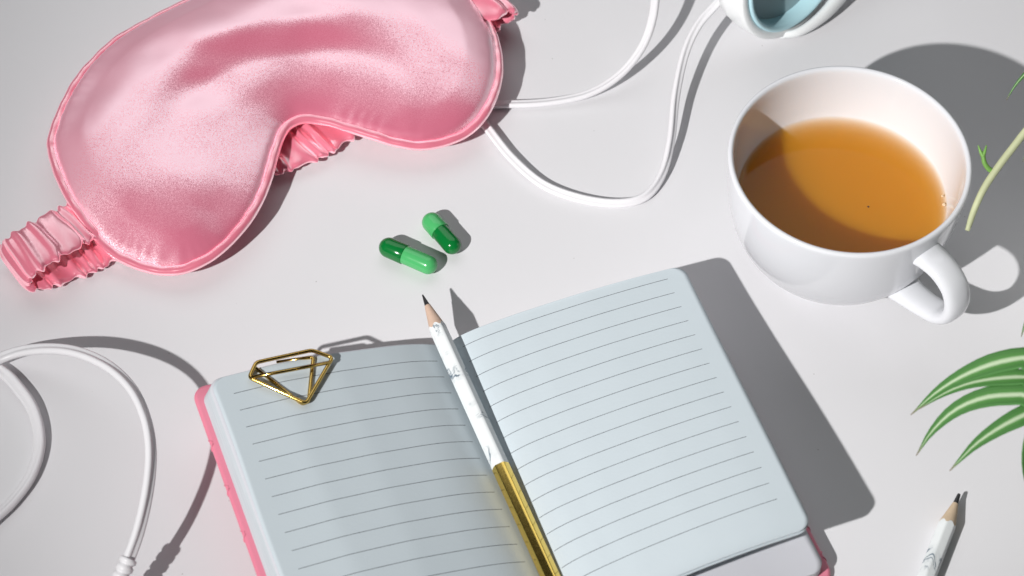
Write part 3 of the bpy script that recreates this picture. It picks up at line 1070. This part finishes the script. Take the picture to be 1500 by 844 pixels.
cable('cord', pts, head, n=460, w_=4.0, h_=2.5, tw=[(0, .3), (.25, .9), (.45, .3), (.7, .2), (1, .5)])

# ================================================================== spider plant on the right
pot_c = np.array([276.0, 10.0, 0.0])
plant = thing('spider_plant', 'green and white striped spider plant with arching leaves', 'plant', pot_c)
prof = [(0, 0.2), (34, 0.2), (37, 2), (43, 40), (47, 72), (47.5, 75), (45.5, 75.5), (43.5, 73), (42, 66)]
V, F = lathe(prof, pot_c, n=64)
mk('pot', V, F, M['pot'], plant)
V, F = lathe([(42.4, 66), (25, 68), (0, 69)], pot_c, n=40)
mk('soil', V, F, M['soil'], plant)
crown = pot_c + np.array([-4, 0, 70])
def leaf(pts, width, fold=0.10, tilt=0.0, wprof=None):
    P = cr(pts, 60)
    T = unit(np.gradient(P, axis=0))
    side = unit(np.cross(T, [0, 0, 1.0]))
    nn = np.cross(side, T)
    c, s = math.cos(tilt), math.sin(tilt)
    side, nn = side * c + nn * s, nn * c - side * s
    seg = np.linalg.norm(np.diff(P, axis=0), axis=1)
    to_tip = np.concatenate([np.cumsum(seg[::-1])[::-1], [0]])
    V, UV = [], []
    A = np.linspace(-1, 1, 9)
    for i in range(60):
        q = i / 59
        wd = width / 2 * np.interp(to_tip[i], [0, 2, 8, 17, 34, 60], [.03, .07, .22, .48, .86, 1.0]) * np.interp(q, [0, .15, .4], [.55, .8, 1])
        for a in A:
            V.append(P[i] + side[i] * wd * a + nn[i] * wd * fold * (abs(a) ** 1.3))
            UV.append((a, q))
    n1 = len(V)
    th = 0.35
    V2 = [v - nn[k // 9] * th for k, v in enumerate(V)]
    F = grid_faces(60, 9)
    F2 = [tuple(x + n1 for x in q[::-1]) for q in F]
    ed = []
    for i in range(59):
        ed.append(((i + 1) * 9, i * 9, n1 + i * 9, n1 + (i + 1) * 9))
        ed.append((i * 9 + 8, (i + 1) * 9 + 8, n1 + (i + 1) * 9 + 8, n1 + i * 9 + 8))
    mk('leaf', V + V2, F + F2 + ed, M['leaf'], plant, uv=UV + UV)
def from_crown(a, lift):
    """crown -> rising bend -> first visible point"""
    a = np.array(a)
    m1 = crown + (a - crown) * 0.30 + np.array([0, 0, lift])
    m2 = crown + (a - crown) * 0.68 + np.array([0, 0, lift * 0.95])
    return [crown, m1, m2]
def lf(trace, width, lift=42, **kw):
    P = [px(u, v, z) for u, v, z in trace]
    leaf(from_crown(P[0], lift) + P, width, **kw)
lf([(1540, 522, 96), (1500, 524, 92), (1455, 533, 87), (1410, 551, 80), (1370, 576, 72), (1334, 608, 64)], 8.8, tilt=0.25)
lf([(1540, 553, 92), (1500, 552, 88), (1455, 555, 84), (1415, 563, 79), (1380, 578, 74), (1345, 600, 69)], 7.0, lift=36, tilt=0.2)
lf([(1545, 577, 90), (1500, 578, 86), (1445, 582, 81), (1400, 600, 75), (1365, 632, 67), (1342, 668, 60)], 8.6, lift=34, tilt=0.25)
lf([(1545, 588, 84), (1500, 608, 80), (1465, 626, 76), (1430, 650, 71), (1405, 675, 66), (1391, 690, 62)], 9.0, lift=40, tilt=0.2)
lf([(1560, 590, 90), (1522, 620, 84), (1506, 660, 74), (1504, 700, 64), (1512, 740, 54)], 7.0, lift=34, tilt=0.1)
lf([(1570, 455, 95), (1530, 450, 92), (1508, 462, 86), (1500, 480, 80), (1496, 494, 75)], 6.0, lift=40)
lf([(1560, 70, 92), (1525, 88, 88), (1500, 110, 82), (1485, 128, 77), (1474, 147, 72)], 4.6, lift=30)
lf([(1560, 180, 92), (1530, 190, 88), (1508, 212, 82), (1498, 238, 76)], 5.0, lift=30)
# leaves on the far side of the pot, mostly out of view
for ang, ln, lf_ in ((20, 150, 60), (70, 140, 50), (-40, 150, 45), (-75, 135, 50), (110, 120, 55)):
    a = math.radians(ang)
    dv = np.array([math.cos(a), math.sin(a), 0])
    leaf([crown, crown + dv * ln * .3 + np.array([0, 0, lf_]), crown + dv * ln * .7 + np.array([0, 0, lf_ * .9]), crown + dv * ln + np.array([0, 0, lf_ * .1])], 8)
# runner with a shoot
sp_ = [px(1417, 338, 62), px(1427, 308, 66), px(1441, 277, 71), px(1462, 245, 76), px(1484, 216, 81), px(1508, 186, 86), px(1560, 130, 96)]
tail = [crown + np.array([-40, 70, 40]), crown + np.array([-14, 18, 20]), crown]
pth = cr(sp_ + tail, 120)
V, F = sweep(pth, circle(1.45, 12), scale=np.interp(np.linspace(0, 1, 120), [0, .02, .1, 1], [.6, .85, 1, 1.25]))
mk('runner', V, F, M['stem'], plant)
pth = cr([px(1456, 252, 74), px(1448, 247, 75.5), px(1442, 238, 77.5), px(1440, 226, 80)], 24)
V, F = sweep(pth, circle(1.0, 10), scale=np.linspace(1.1, .8, 24))
mk('shoot', V, F, M['shoot'], plant)
for du in (-7, 5):
    pth = cr([px(1440, 229, 79.5), px(1440 + du * .6, 221, 81), px(1440 + du, 213, 82)], 14)
    V, F = sweep(pth, circle(0.9, 8), scale=np.linspace(1.0, .25, 14))
    mk('shoot', V, F, M['shoot'], plant)
